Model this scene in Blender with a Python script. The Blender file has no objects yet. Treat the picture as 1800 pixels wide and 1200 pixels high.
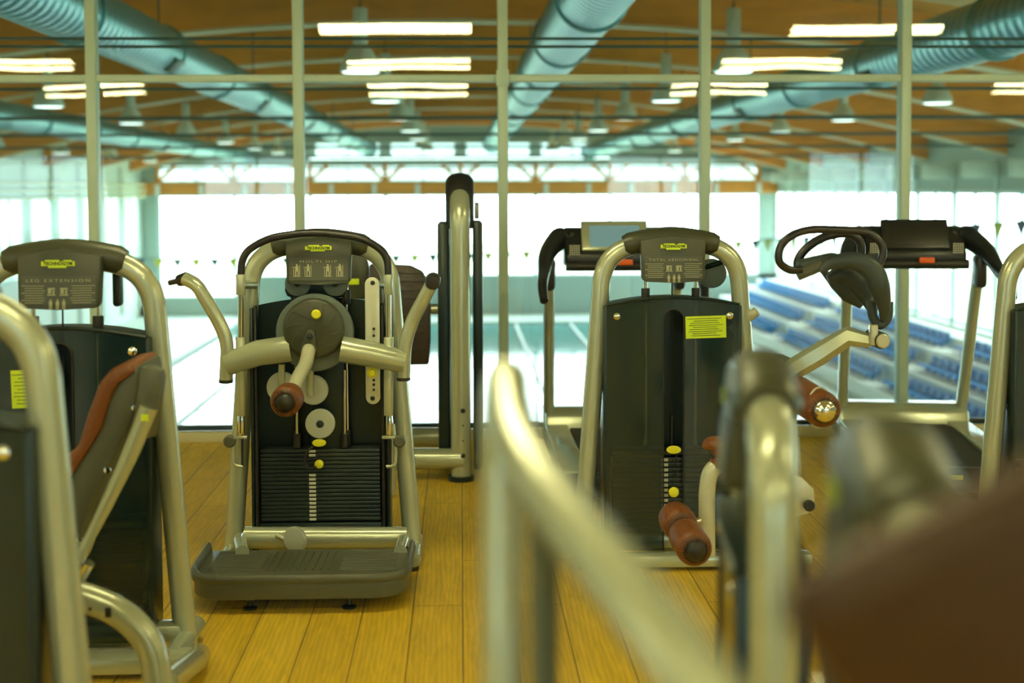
import bpy, bmesh, math, random
from mathutils import Vector, Matrix
R = math.radians
random.seed(7)
SC = bpy.context.scene
COL = SC.collection

# ------------------------------------------------------------------ camera
EYE = Vector((0, 0, 1.68))
FPX = 2500.0
YAW, PITCH, ROLL, SHIFT_Y = R(-2.06), R(-3.0), R(-0.2), -134 / 1800
cam_d = bpy.data.cameras.new('camera'); cam = bpy.data.objects.new('camera', cam_d); COL.objects.link(cam)
CAMROT = Matrix.Rotation(YAW, 4, 'Z') @ Matrix.Rotation(R(90) + PITCH, 4, 'X') @ Matrix.Rotation(ROLL, 4, 'Z')
cam.matrix_world = Matrix.Translation(EYE) @ CAMROT
cam_d.sensor_width = 36; cam_d.lens = 50; cam_d.shift_y = SHIFT_Y
cam_d.clip_start = 0.05; cam_d.clip_end = 500
cam_d.dof.use_dof = True; cam_d.dof.focus_distance = 6.25; cam_d.dof.aperture_fstop = 1.7
SC.camera = cam

# ------------------------------------------------------------------ world, daylight, exposure
world = bpy.data.worlds.new('world'); SC.world = world; world.use_nodes = True
bgn = world.node_tree.nodes['Background']
bgn.inputs[0].default_value = (0.80, 1.0, 0.98, 1); bgn.inputs[1].default_value = 12.0
vs = SC.view_settings
vs.view_transform = 'Standard'; vs.look = 'None'; vs.gamma = 1; vs.use_curve_mapping = False
vs.exposure = 0.0
try:
    SC.cycles.use_denoising = True
    SC.cycles.max_bounces = 10; SC.cycles.transparent_max_bounces = 24
    SC.cycles.sample_clamp_indirect = 6
except Exception: pass

def portal(name, loc, rot, sx, sy):
    l = bpy.data.lights.new(name, 'AREA'); l.shape = 'RECTANGLE'; l.size = sx; l.size_y = sy
    l.cycles.is_portal = True
    o = bpy.data.objects.new(name, l); o.location = loc; o.rotation_euler = rot; COL.objects.link(o)
HX, HY0, HY1, HZ = 13.0, 9.75, 58.0, -3.4      # swimming hall
portal('daylight_opening', (HX + .1, 34, -.15), (0, R(90), 0), 3.6, 47)
portal('daylight_opening', (0, HY1 + .1, -.1), (R(90), 0, R(180)), 26, 6)
portal('daylight_opening', (-HX - .1, 34, .3), (0, R(-90), 0), 3.0, 47)

# ------------------------------------------------------------------ pixel -> place
def ray(px, py):
    v = Vector(((px - 900) / FPX, (600 - py) / FPX + SHIFT_Y * 1800 / FPX, -1))
    return (CAMROT.to_3x3() @ v)
def W(px, py, Y):
    d = ray(px, py); return EYE + d * (Y / d.y)

# ------------------------------------------------------------------ materials
MATS = {}
def mat(name, col, rough=.5, metal=0.0, emit=None, es=0, spec=.5, coat=0, bump=None):
    m = bpy.data.materials.new(name); m.use_nodes = True
    nt = m.node_tree; b = nt.nodes['Principled BSDF']
    b.inputs['Base Color'].default_value = (*col, 1); b.inputs['Roughness'].default_value = rough
    b.inputs['Metallic'].default_value = metal; b.inputs['Specular IOR Level'].default_value = spec
    b.inputs['Coat Weight'].default_value = coat; b.inputs['Coat Roughness'].default_value = .15
    if emit: b.inputs['Emission Color'].default_value = (*emit, 1); b.inputs['Emission Strength'].default_value = es
    # every surface carries a little procedural unevenness
    tc = nt.nodes.new('ShaderNodeTexCoord'); n = nt.nodes.new('ShaderNodeTexNoise')
    n.inputs['Scale'].default_value = bump[0] if bump else 14
    nt.links.new(tc.outputs['Object'], n.inputs['Vector'])
    if bump:
        bp = nt.nodes.new('ShaderNodeBump'); bp.inputs['Strength'].default_value = bump[1]; bp.inputs['Distance'].default_value = .01
        nt.links.new(n.outputs['Fac'], bp.inputs['Height']); nt.links.new(bp.outputs['Normal'], b.inputs['Normal'])
    mr = nt.nodes.new('ShaderNodeMapRange'); mr.inputs['To Min'].default_value = max(0, rough - .012); mr.inputs['To Max'].default_value = min(1, rough + .012)
    nt.links.new(n.outputs['Fac'], mr.inputs['Value']); nt.links.new(mr.outputs['Result'], b.inputs['Roughness'])
    MATS[name] = m; return m
mat('champagne', (.48, .52, .41), .25, .40, coat=.5)
mat('champagne_pale', (.62, .63, .50), .3, .2, coat=.4)
mat('mullion', (.54, .68, .60), .45, .1)
mat('dark_plastic', (.046, .052, .034), .36, bump=(220, .12))
mat('placard_face', (.065, .075, .062), .42)
mat('grey_plastic', (.085, .092, .068), .4, bump=(220, .1))
mat('disc_grey', (.12, .155, .15), .38)
mat('pulley', (.46, .50, .46), .4)
mat('steel_dark', (.012, .026, .030), .3, .3)
mat('plate_iron', (.028, .042, .045), .32, .4)
mat('rubber', (.012, .012, .013), .45)
mat('grip_black', (.016, .015, .02), .3)
mat('leather', (.17, .050, .010), .42, bump=(90, .25))
mat('leather_brown', (.052, .019, .005), .5, bump=(90, .2))
mat('leather_dark', (.030, .018, .012), .4, bump=(90, .25))
mat('chrome', (.85, .87, .86), .1, 1.0)
mat('yellow', (.85, .82, .03), .4)
mat('note_yellow', (.70, .90, .02), .5)
mat('label_white', (.62, .64, .56), .5)
mat('print_pale', (.42, .42, .28), .5)
mat('black_print', (.01, .01, .01), .5)
mat('orange_mark', (.8, .13, .02), .4)
mat('pad_slate', (.035, .052, .062), .45, bump=(60, .15))
mat('treadmill_black', (.014, .016, .019), .35)
mat('treadmill_belt', (.02, .02, .02), .6, bump=(300, .3))
mat('screen', (.05, .09, .09), .15, emit=(.35, .62, .60), es=.35)
mat('gym_ceiling', (.55, .58, .48), .8)
mat('gym_wall', (.50, .56, .50), .8)
mat('skirting', (.62, .58, .36), .5)
mat('hall_wall', (.62, .74, .68), .7)
mat('hall_band', (.34, .46, .42), .7)
mat('hall_frame', (.48, .62, .60), .5)
mat('deck_tile', (.55, .66, .62), .4)
mat('concrete', (.78, .84, .78), .7)
mat('seat_blue', (.0, .19, .50), .6, spec=.2)
mat('duct', (.09, .31, .36), .38, .75)
mat('pipe_teal', (.02, .08, .085), .5, .1)
mat('lamp_body', (.62, .74, .68), .4, .1)
mat('lens', (.8, .9, .85), .3, emit=(.8, 1, .92), es=3)
mat('tube_light', (1, .95, .7), .4, emit=(1.0, .92, .45), es=70)
mat('wood_edge', (.80, .66, .42), .5)
mat('flag_navy', (.01, .05, .12), .6)
mat('flag_yellow', (.75, .72, .05), .6)
mat('lane_white', (.8, .85, .85), .5)
mat('outdoor_ground', (.45, .52, .36), .9)
mat('gallery_rail', (.62, .60, .35), .5)

def wood(name, c1, c2, scale, plank_w, plank_l, rough, along_y=True, mortar=(.08, .05, .01), gap=.003, coat=0.0, grain=1.0):
    m = bpy.data.materials.new(name); m.use_nodes = True; nt = m.node_tree; b = nt.nodes['Principled BSDF']
    N = nt.nodes.new; L = nt.links.new
    tc = N('ShaderNodeTexCoord'); mp = N('ShaderNodeMapping')
    if along_y: mp.inputs['Rotation'].default_value = (0, 0, R(90))
    L(tc.outputs['Object'], mp.inputs['Vector'])
    br = N('ShaderNodeTexBrick'); br.offset = .37; br.inputs['Scale'].default_value = 1
    br.inputs['Brick Width'].default_value = plank_l; br.inputs['Row Height'].default_value = plank_w
    br.inputs['Mortar Size'].default_value = gap; br.inputs['Mortar Smooth'].default_value = .1
    br.inputs['Color1'].default_value = (*c1, 1); br.inputs['Color2'].default_value = (*c2, 1); br.inputs['Mortar'].default_value = (*mortar, 1)
    L(mp.outputs['Vector'], br.inputs['Vector'])
    mp2 = N('ShaderNodeMapping'); mp2.inputs['Scale'].default_value = (1.2 * scale, 9 * scale, 6 * scale)
    L(mp.outputs['Vector'], mp2.inputs['Vector'])
    ns = N('ShaderNodeTexNoise'); ns.inputs['Scale'].default_value = 1.4; ns.inputs['Detail'].default_value = 6; ns.inputs['Distortion'].default_value = 1.6
    L(mp2.outputs['Vector'], ns.inputs['Vector'])
    wv = N('ShaderNodeTexWave'); wv.bands_direction = 'Y'; wv.inputs['Scale'].default_value = 1.1; wv.inputs['Distortion'].default_value = 9; wv.inputs['Detail'].default_value = 3; wv.inputs['Detail Scale'].default_value = .6
    L(mp2.outputs['Vector'], wv.inputs['Vector'])
    ad = N('ShaderNodeMath'); ad.operation = 'ADD'; L(ns.outputs['Fac'], ad.inputs[0])
    ml = N('ShaderNodeMath'); ml.operation = 'MULTIPLY'; ml.inputs[1].default_value = .22; L(wv.outputs['Fac'], ml.inputs[0]); L(ml.outputs[0], ad.inputs[1])
    mr = N('ShaderNodeMapRange'); mr.inputs['From Min'].default_value = .3; mr.inputs['From Max'].default_value = 1.1
    mr.inputs['To Min'].default_value = 1 - .38 * grain; mr.inputs['To Max'].default_value = 1 + .12 * grain
    L(ad.outputs[0], mr.inputs['Value'])
    mx = N('ShaderNodeVectorMath'); mx.operation = 'SCALE'; L(br.outputs['Color'], mx.inputs[0]); L(mr.outputs['Result'], mx.inputs['Scale'])
    L(mx.outputs['Vector'], b.inputs['Base Color']); b.inputs['Roughness'].default_value = rough
    b.inputs['Coat Weight'].default_value = coat; b.inputs['Coat Roughness'].default_value = .25
    bp = N('ShaderNodeBump'); bp.inputs['Strength'].default_value = .15; bp.inputs['Distance'].default_value = .004
    L(ad.outputs[0], bp.inputs['Height']); L(bp.outputs['Normal'], b.inputs['Normal'])
    MATS[name] = m
wood('oak_floor', (.92, .62, .05), (.82, .53, .04), 1.6, .20, 1.9, .38, True, (.30, .18, .03), .003)
wood('ceiling_wood', (.92, .36, .045), (.80, .29, .035), .5, 1.2, 6, .6, False, (.10, .04, .01), .02)
wood('beam_wood', (.95, .37, .045), (.88, .32, .04), .35, 9, 40, .55, False, grain=.8)

def thin_glass(name, tint, refl=1.0, dark=None):
    m = bpy.data.materials.new(name); m.use_nodes = True; nt = m.node_tree; nt.nodes.clear()
    N = nt.nodes.new; L = nt.links.new
    out = N('ShaderNodeOutputMaterial'); tr = N('ShaderNodeBsdfTransparent'); tr.inputs[0].default_value = (*tint, 1)
    gl = N('ShaderNodeBsdfGlossy'); gl.inputs['Roughness'].default_value = .006 if dark is None else .16
    fr = N('ShaderNodeFresnel'); fr.inputs['IOR'].default_value = 1.62
    # slight waviness of real sheet glass
    tc = N('ShaderNodeTexCoord'); ns = N('ShaderNodeTexNoise'); ns.inputs['Scale'].default_value = .9; bp = N('ShaderNodeBump')
    bp.inputs['Strength'].default_value = .012; bp.inputs['Distance'].default_value = .2
    L(tc.outputs['Object'], ns.inputs['Vector']); L(ns.outputs['Fac'], bp.inputs['Height'])
    if dark is None: L(bp.outputs['Normal'], gl.inputs['Normal'])
    ml = N('ShaderNodeMath'); ml.operation = 'MULTIPLY'; ml.inputs[1].default_value = refl; L(fr.outputs[0], ml.inputs[0])
    ms = N('ShaderNodeMixShader'); L(ml.outputs[0], ms.inputs[0])
    if dark:
        df = N('ShaderNodeBsdfDiffuse'); df.inputs[0].default_value = (*dark[:3], 1)
        m2 = N('ShaderNodeMixShader'); m2.inputs[0].default_value = dark[3]; L(tr.outputs[0], m2.inputs[1]); L(df.outputs[0], m2.inputs[2]); L(m2.outputs[0], ms.inputs[1])
    else: L(tr.outputs[0], ms.inputs[1])
    L(gl.outputs[0], ms.inputs[2]); L(ms.outputs[0], out.inputs[0]); MATS[name] = m
thin_glass('glass', (.965, .993, .985), 1.0)
thin_glass('hall_glass', (.97, 1, .99), .6)
thin_glass('smoked', (.42, .48, .48), 1.1, (.018, .048, .056, .48))
thin_glass('fill_glass', (.75, .92, .95), .5, (.5, .6, .6, .55))  # pane of the added back windows, dims the fill they give
thin_glass('frosted', (.8, .95, .92), .5, (.55, .70, .64, .80))
# water: dark teal body with gentle ripples
m = bpy.data.materials.new('water'); m.use_nodes = True; nt = m.node_tree; b = nt.nodes['Principled BSDF']
b.inputs['Base Color'].default_value = (.10, .42, .44, 1); b.inputs['Roughness'].default_value = .09; b.inputs['IOR'].default_value = 1.33
b.inputs['Specular IOR Level'].default_value = .8
tc = nt.nodes.new('ShaderNodeTexCoord'); ns = nt.nodes.new('ShaderNodeTexNoise'); ns.inputs['Scale'].default_value = 1.5; ns.inputs['Detail'].default_value = 3
bp = nt.nodes.new('ShaderNodeBump'); bp.inputs['Strength'].default_value = .25; bp.inputs['Distance'].default_value = .03
nt.links.new(tc.outputs['Object'], ns.inputs['Vector']); nt.links.new(ns.outputs['Fac'], bp.inputs['Height']); nt.links.new(bp.outputs['Normal'], b.inputs['Normal'])
MATS['water'] = m
# spiral duct: fine ribs
m = MATS['duct']; nt = m.node_tree; b = nt.nodes['Principled BSDF']
tc = nt.nodes.new('ShaderNodeTexCoord'); wv = nt.nodes.new('ShaderNodeTexWave'); wv.bands_direction = 'Y'; wv.inputs['Scale'].default_value = 1.6
bp = nt.nodes.new('ShaderNodeBump'); bp.inputs['Strength'].default_value = .35; bp.inputs['Distance'].default_value = .02
nt.links.new(tc.outputs['Object'], wv.inputs['Vector']); nt.links.new(wv.outputs['Fac'], bp.inputs['Height']); nt.links.new(bp.outputs['Normal'], b.inputs['Normal'])

# ------------------------------------------------------------------ mesh helpers
class B:
    def __init__(s): s.bm = bmesh.new()
    def join(s, t, M=None):
        if M is not None: bmesh.ops.transform(t, matrix=M, verts=t.verts)
        vm = {v: s.bm.verts.new(v.co) for v in t.verts}
        for f in t.faces:
            try: s.bm.faces.new([vm[v] for v in f.verts])
            except ValueError: pass
        t.free(); return s
    def box(s, c, size, bev=0, rot=None, seg=2):
        t = bmesh.new(); bmesh.ops.create_cube(t, size=1)
        bmesh.ops.scale(t, vec=size, verts=t.verts)
        if bev: bmesh.ops.bevel(t, geom=t.edges[:], offset=bev, segments=seg, profile=.5, affect='EDGES')
        M = Matrix.Translation(Vector(c))
        if rot is not None: M = M @ (rot.to_4x4() if len(rot) == 3 else rot)
        return s.join(t, M)
    def tube(s, pts, r, n=14, ab=(1, 1), hint=None, caps=True, closed=False):
        """sweep an oval along a path; r a number or a list; ab = scale along hint / across"""
        P = [Vector(p) for p in pts]; N_ = len(P); rs = r if isinstance(r, (list, tuple)) else [r] * N_
        rings = []; u = None
        for i, p in enumerate(P):
            if closed: t = (P[(i + 1) % N_] - P[i - 1]).normalized()
            elif i == 0: t = (P[1] - P[0]).normalized()
            elif i == N_ - 1: t = (P[-1] - P[-2]).normalized()
            else: t = ((P[i + 1] - p).normalized() + (p - P[i - 1]).normalized()).normalized()
            if u is None or hint is not None:
                h = Vector(hint) if hint is not None else (Vector((0, 1, 0)) if abs(t.y) < .8 else Vector((1, 0, 0)))
            else: h = u
            u = (h - t * h.dot(t)).normalized(); v = t.cross(u)
            rings.append([s.bm.verts.new(p + (u * math.cos(a) * ab[0] + v * math.sin(a) * ab[1]) * rs[i]) for a in [2 * math.pi * k / n for k in range(n)]])
        m = N_ if closed else N_ - 1
        for i in range(m):
            a, b_ = rings[i], rings[(i + 1) % N_]
            for k in range(n): s.bm.faces.new([a[k], a[(k + 1) % n], b_[(k + 1) % n], b_[k]])
        if caps and not closed:
            s.bm.faces.new(rings[0][::-1]); s.bm.faces.new(rings[-1])
        return s
    def lathe(s, o, ax, prof, n=28):
        """prof: (distance along axis, radius)"""
        o = Vector(o); ax = Vector(ax).normalized()
        h = Vector((0, 0, 1)) if abs(ax.z) < .9 else Vector((1, 0, 0)); u = (h - ax * h.dot(ax)).normalized(); v = ax.cross(u)
        rings = [[s.bm.verts.new(o + ax * d + (u * math.cos(2 * math.pi * k / n) + v * math.sin(2 * math.pi * k / n)) * max(r, 1e-4)) for k in range(n)] for d, r in prof]
        for a, b_ in zip(rings, rings[1:]):
            for k in range(n): s.bm.faces.new([a[k], a[(k + 1) % n], b_[(k + 1) % n], b_[k]])
        s.bm.faces.new(rings[0][::-1]); s.bm.faces.new(rings[-1]); return s
    def cyl(s, p0, p1, r, n=20, bev=0):
        p0 = Vector(p0); p1 = Vector(p1); L = (p1 - p0).length
        if bev: return s.lathe(p0, p1 - p0, [(0, r - bev), (bev * .3, r - bev * .3), (bev, r), (L - bev, r), (L - bev * .3, r - bev * .3), (L, r - bev)], n)
        return s.lathe(p0, p1 - p0, [(0, r), (L, r)], n)
    def prism(s, poly, to3, d0, d1, bev=0):
        """poly: 2D outline, to3(u, v, d) -> point"""
        t = bmesh.new(); a = [t.verts.new(to3(u, v, d0)) for u, v in poly]; b_ = [t.verts.new(to3(u, v, d1)) for u, v in poly]
        t.faces.new(a[::-1]); t.faces.new(b_); n = len(poly)
        for k in range(n): t.faces.new([a[k], a[(k + 1) % n], b_[(k + 1) % n], b_[k]])
        bmesh.ops.recalc_face_normals(t, faces=t.faces)
        if bev: bmesh.ops.bevel(t, geom=[e for e in t.edges], offset=bev, segments=2, profile=.5, affect='EDGES')
        return s.join(t)
    def quad(s, a, b_, c, d): s.bm.faces.new([s.bm.verts.new(Vector(p)) for p in (a, b_, c, d)]); return s

ROOTM = {}
def build(name, b_, m, parent=None, world=False, sharp=38, label=None, recalc=True):
    if recalc: bmesh.ops.recalc_face_normals(b_.bm, faces=b_.bm.faces)
    if parent is not None and world: bmesh.ops.transform(b_.bm, matrix=ROOTM[parent.name].inverted(), verts=b_.bm.verts)
    me = bpy.data.meshes.new(name); b_.bm.to_mesh(me); b_.bm.free()
    me.shade_smooth(); me.set_sharp_from_angle(angle=R(sharp))
    me.materials.append(MATS[m]); o = bpy.data.objects.new(name, me); COL.objects.link(o)
    if parent is not None:
        o.parent = parent; ROOTM[o.name] = ROOTM.get(parent.name, Matrix()) .copy()
    else: ROOTM[o.name] = Matrix()
    if label: o['label'] = label
    return o
def tag(o, label, cat, group=None):
    o['label'] = label; o['category'] = cat
    if group: o['group'] = group
    return o
def root(name, label, cat, loc, rz=0, group=None, scale=None):
    o = bpy.data.objects.new(name, None); COL.objects.link(o); o.empty_display_size = .1
    o.location = loc; o.rotation_euler = (0, 0, rz)
    M = Matrix.Translation(Vector(loc)) @ Matrix.Rotation(rz, 4, 'Z')
    if scale: o.scale = scale; M = M @ Matrix.Diagonal((*scale, 1))
    ROOTM[o.name] = M; return tag(o, label, cat, group)
def struct(name, b_, m, parent=None, **k):
    o = build(name, b_, m, parent, **k)
    if parent is None: o['kind'] = 'structure'
    return o
def fillet(pts, r, n=8):
    P = [Vector(p) for p in pts]; rs = r if isinstance(r, (list, tuple)) else [r] * len(P); out = [P[0]]
    for i in range(1, len(P) - 1):
        a = (P[i - 1] - P[i]); c = (P[i + 1] - P[i]); d = min(rs[i], a.length * .49, c.length * .49)
        p0 = P[i] + a.normalized() * d; p1 = P[i] + c.normalized() * d
        for k in range(n + 1):
            t = k / n; out.append(p0 * (1 - t) ** 2 + P[i] * 2 * t * (1 - t) + p1 * t * t)
    out.append(P[-1]); return out
def smooth(pts, n=6):
    P = [Vector(p) for p in pts]; Q = [P[0] * 2 - P[1]] + P + [P[-1] * 2 - P[-2]]; out = []
    for i in range(1, len(Q) - 2):
        for k in range(n):
            t = k / n; a, b_, c, d = Q[i - 1:i + 3]
            out.append(.5 * ((2 * b_) + (c - a) * t + (2 * a - 5 * b_ + 4 * c - d) * t * t + (3 * b_ - a - 3 * c + d) * t ** 3))
    return out + [P[-1]]
def lerp_list(vals, n):
    out = []
    for i in range(len(vals) - 1):
        for k in range(n): out.append(vals[i] + (vals[i + 1] - vals[i]) * k / n)
    return out + [vals[-1]]
def rrect(w, h, r, n=5):
    out = []
    for cx, cy, a0 in ((w / 2 - r, h / 2 - r, 0), (-w / 2 + r, h / 2 - r, 90), (-w / 2 + r, -h / 2 + r, 180), (w / 2 - r, -h / 2 + r, 270)):
        for k in range(n + 1): a = R(a0 + 90 * k / n); out.append((cx + r * math.cos(a), cy + r * math.sin(a)))
    return out
def text_mesh(body, size, width=None, bold=0, spacing=1):
    c = bpy.data.curves.new('lettering', 'FONT'); c.body = body; c.size = size; c.align_x = 'CENTER'; c.align_y = 'CENTER'; c.offset = bold; c.space_character = spacing
    c.resolution_u = 3
    o = bpy.data.objects.new('lettering', c); COL.objects.link(o)
    bpy.context.view_layer.update()
    me = bpy.data.meshes.new_from_object(o.evaluated_get(bpy.context.evaluated_depsgraph_get()))
    bpy.data.objects.remove(o); bpy.data.curves.remove(c)
    t = bmesh.new(); t.from_mesh(me); bpy.data.meshes.remove(me)
    if width:
        xs = [v.co.x for v in t.verts]; k = width / (max(xs) - min(xs)); bmesh.ops.scale(t, vec=(k, 1, 1), verts=t.verts)
    return t
UPRIGHT = Matrix.Rotation(R(90), 4, 'X')      # text lying in XY stands up facing -Y

# ================================================================== THE SETTING: gym
GX, GY0, GY1, GZ = 13.0, -6.0, 9.6, 3.37
struct('floor', B().box((0, (GY0 + GY1) / 2, -.05), (2 * GX, GY1 - GY0, .10)), 'oak_floor')
struct('ceiling', B().box((0, (GY0 + GY1) / 2, GZ + .1), (2 * GX, GY1 - GY0 + .3, .2)), 'gym_ceiling')
fill_windows = [-7.2, -3.6, 3.6, 7.2]; b_ = B().box((0, GY0 - .1, .5), (2 * GX, .2, 1.0)).box((0, GY0 - .1, (2.3 + GZ) / 2), (2 * GX, .2, GZ - 2.3))  # windows out of view, added for cool fill and reflections on the tubes
ed = [-GX] + [q for x in fill_windows for q in (x - 1, x + 1)] + [GX]
for k in range(0, 10, 2): b_.box(((ed[k] + ed[k + 1]) / 2, GY0 - .1, 1.65), (ed[k + 1] - ed[k], .2, 1.3))
struct('wall_back', b_, 'gym_wall')
for k, x in enumerate(fill_windows):
    wn = struct('window_%d' % (201 + k), B().quad((x - 1, GY0 - .1, 1.0), (x + 1, GY0 - .1, 1.0), (x + 1, GY0 - .1, 2.3), (x - 1, GY0 - .1, 2.3)), 'fill_glass', recalc=False)
    for dx in (-.97, 0, .97): build('window_frame', B().box((x + dx, GY0 - .1, 1.65), (.06, .08, 1.3)), 'mullion', wn)
    portal('daylight_opening', (x, GY0 - .25, 1.65), (R(-90), 0, R(180)), 2.0, 1.3)  # light portal of an added back window
struct('wall_left', B().box((-GX - .1, (GY0 + GY1) / 2, GZ / 2), (.2, GY1 - GY0, GZ)), 'gym_wall')
struct('wall_right', B().box((GX + .1, (GY0 + GY1) / 2, GZ / 2), (.2, GY1 - GY0, GZ)), 'gym_wall')
struct('baseboard_front', B().box((0, GY1 - .03, .035), (2 * GX, .06, .07), .005), 'skirting')
struct('trim_1', B().box((0, GY1 + .03, .085), (2 * GX, .07, .03), .004), 'steel_dark')
struct('wall_under_gym', B().box((0, HY0, HZ / 2), (2 * GX, .15, -HZ)), 'hall_wall')
mx = [W(x, 335, GY1).x for x in (165, 524, 884, 1241, 1589)]
step = (mx[-1] - mx[0]) / 4
xs = [mx[0] + step * k for k in range(-6, 12)]; xs = [x for x in xs if abs(x) < GX]
ztr = W(700, 138, GY1).z
n = 2
for x in xs:
    b_ = B().box((x, GY1 + .01, GZ / 2 + .05), (.068, .10, GZ - .1), .006)
    b_.box((x, GY1 + .085, GZ / 2 + .05), (.045, .05, GZ - .1), .004)
    struct('trim_%d' % n, b_, 'mullion'); n += 1
for i, (a, c) in enumerate(zip(xs, xs[1:])):
    b_ = B().box(((a + c) / 2, GY1 + .01, ztr), (c - a - .07, .085, .050), .005)
    struct('trim_%d' % n, b_, 'mullion'); n += 1
    for lo, hi in ((.10, ztr - .026), (ztr + .026, GZ)):
        struct('window_%d' % (2 * i + (1 if lo < 1 else 2)), B().quad((a + .034, GY1 + .03, lo), (c - .034, GY1 + .03, lo), (c - .034, GY1 + .03, hi), (a + .034, GY1 + .03, hi)).quad((a + .034, GY1 + .055, lo), (c - .034, GY1 + .055, lo), (c - .034, GY1 + .055 + (hi - lo) * .0048, hi), (a + .034, GY1 + .055 + (hi - lo) * .0048, hi)), 'glass', recalc=False)
# clamp plate where transom and mullion meet
struct('trim_%d' % n, B().box((mx[2], GY1 - .05, ztr), (.085, .02, .11), .004), 'mullion'); n += 1

# fluorescent fittings: yellow bars mirrored in the glass; the outermost columns are added light
cols = [(-10.4, 'left wall, unseen and added for light'), (-5.55, 'left rows'), (-.63, 'middle rows'), (4.03, 'right rows'), (9.1, 'right wall, unseen and added for light')]
for r_i, (ly, lw) in enumerate(((5.2, 'nearest the glass wall'), (1.4, 'in the middle of the room'), (-2.8, 'at the back of the room'))):
    for lx, cw in cols:
        t = root('ceiling_light', 'twin-tube fluorescent fitting over the %s, %s' % (cw, lw), 'ceiling light', (lx, ly, GZ), 0, 'fluorescent fittings on the gym ceiling')
        build('fitting_body', B().box((0, 0, -.03), (1.58, .20, .06), .01), 'label_white', t)
        for s_ in (-1, 1):
            build('fluorescent_tube', B().cyl((-.75, s_ * .065, -.085), (.75, s_ * .065, -.085), .02, 12), 'tube_light', t)
            build('tube_socket', B().box((s_ * .765, 0, -.075), (.03, .18, .05), .005), 'label_white', t)

# ================================================================== THE SETTING: swimming hall
HW = 2 * HX; YM = (HY0 + HY1) / 2; LY = HY1 - HY0
PX0, PX1, PY0, PY1 = -8.6, 8.0, 14.0, 54.5
b_ = B()
for x0, x1, y0, y1 in ((-HX, PX0, HY0, HY1), (PX1, HX, HY0, HY1), (PX0, PX1, HY0, PY0), (PX0, PX1, PY1, HY1)):
    b_.box(((x0 + x1) / 2, (y0 + y1) / 2, HZ - .1), (x1 - x0, y1 - y0, .3))
struct('floor_pool_deck', b_, 'deck_tile')
struct('pool_water', B().box(((PX0 + PX1) / 2, (PY0 + PY1) / 2, HZ - .12), (PX1 - PX0, PY1 - PY0, .1)), 'water')
def ceil_z(x): return 1.68 + 3.25 - 1.85 * (x / HX) ** 2
def beam_z(x): return 1.68 + 2.62 - 1.80 * (x / HX) ** 2
b_ = B(); NX = 26; X_ = [-HX - .3 + (2 * HX + .6) * k / NX for k in range(NX + 1)]
b_.prism([(x, ceil_z(x)) for x in X_] + [(x, ceil_z(x) + .25) for x in X_[::-1]], lambda u, v, d: Vector((u, d, v)), HY0 - .2, HY1 + .4)
struct('ceiling_hall', b_, 'ceiling_wood')
struct('wall_above_gym', B().box((0, HY0 - .05, GZ + 1.2), (HW, .15, 2.8)), 'gym_wall')
# transverse glulam beams with a pale lower edge
by = [16.25 + 5.75 * k for k in range(8)]
for k, y in enumerate(by):
    X_ = [-HX + HW * i / 24 for i in range(25)]
    b_ = B().prism([(x, beam_z(x)) for x in X_] + [(x, ceil_z(x) + .02) for x in X_[::-1]], lambda u, v, d: Vector((u, d, v)), y - .11, y + .11)
    o = struct('beam', b_, 'beam_wood')
    build('edge_strip', B().prism([(x, beam_z(x) - .05) for x in X_] + [(x, beam_z(x)) for x in X_[::-1]], lambda u, v, d: Vector((u, d, v)), y - .13, y + .13), 'wood_edge', o)
# secondary ribs halfway between the beams
for k, y in enumerate(by[:-1]):
    X_ = [-HX + HW * i / 24 for i in range(25)]
    for dy in (1.92, 3.84):
        b_ = B().prism([(x, ceil_z(x) - .10) for x in X_] + [(x, ceil_z(x) + .02) for x in X_[::-1]], lambda u, v, d: Vector((u, d, v)), y + dy - .03, y + dy + .03)
        struct('beam', b_, 'wood_edge')

def window_wall(name0, pts, z0, z1, idx, mull=.16, gm='hall_glass'):
    """row of glazed bays along pts (floor-plan points)"""
    for a, c in zip(pts, pts[1:]):
        a = Vector(a); c = Vector(c); d = (c - a).normalized(); nrm = Vector((-d.y, d.x, 0))
        rot = Matrix.Rotation(math.atan2(d.y, d.x), 3, 'Z'); L_ = (c - a).length; m_ = (a + c) / 2
        w = struct('window_%d' % idx, B().quad(a + Vector((0, 0, z0)), c + Vector((0, 0, z0)), c + Vector((0, 0, z1)), a + Vector((0, 0, z1))), gm, recalc=False)
        f = B()
        for z in (z0, z1): f.box(m_ + Vector((0, 0, z)), (L_, .14, .10), .01, rot)
        f.box(m_ + Vector((0, 0, (z0 + z1) / 2)), (.06, .08, z1 - z0), 0, rot)
        f.box(a + Vector((0, 0, (z0 + z1) / 2)), (mull, .1, z1 - z0), 0, rot)
        build('window_frame', f, 'hall_frame', w); idx += 1
    return idx
idx = 61
WZ0, WZ1 = -1.78, 1.52
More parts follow.
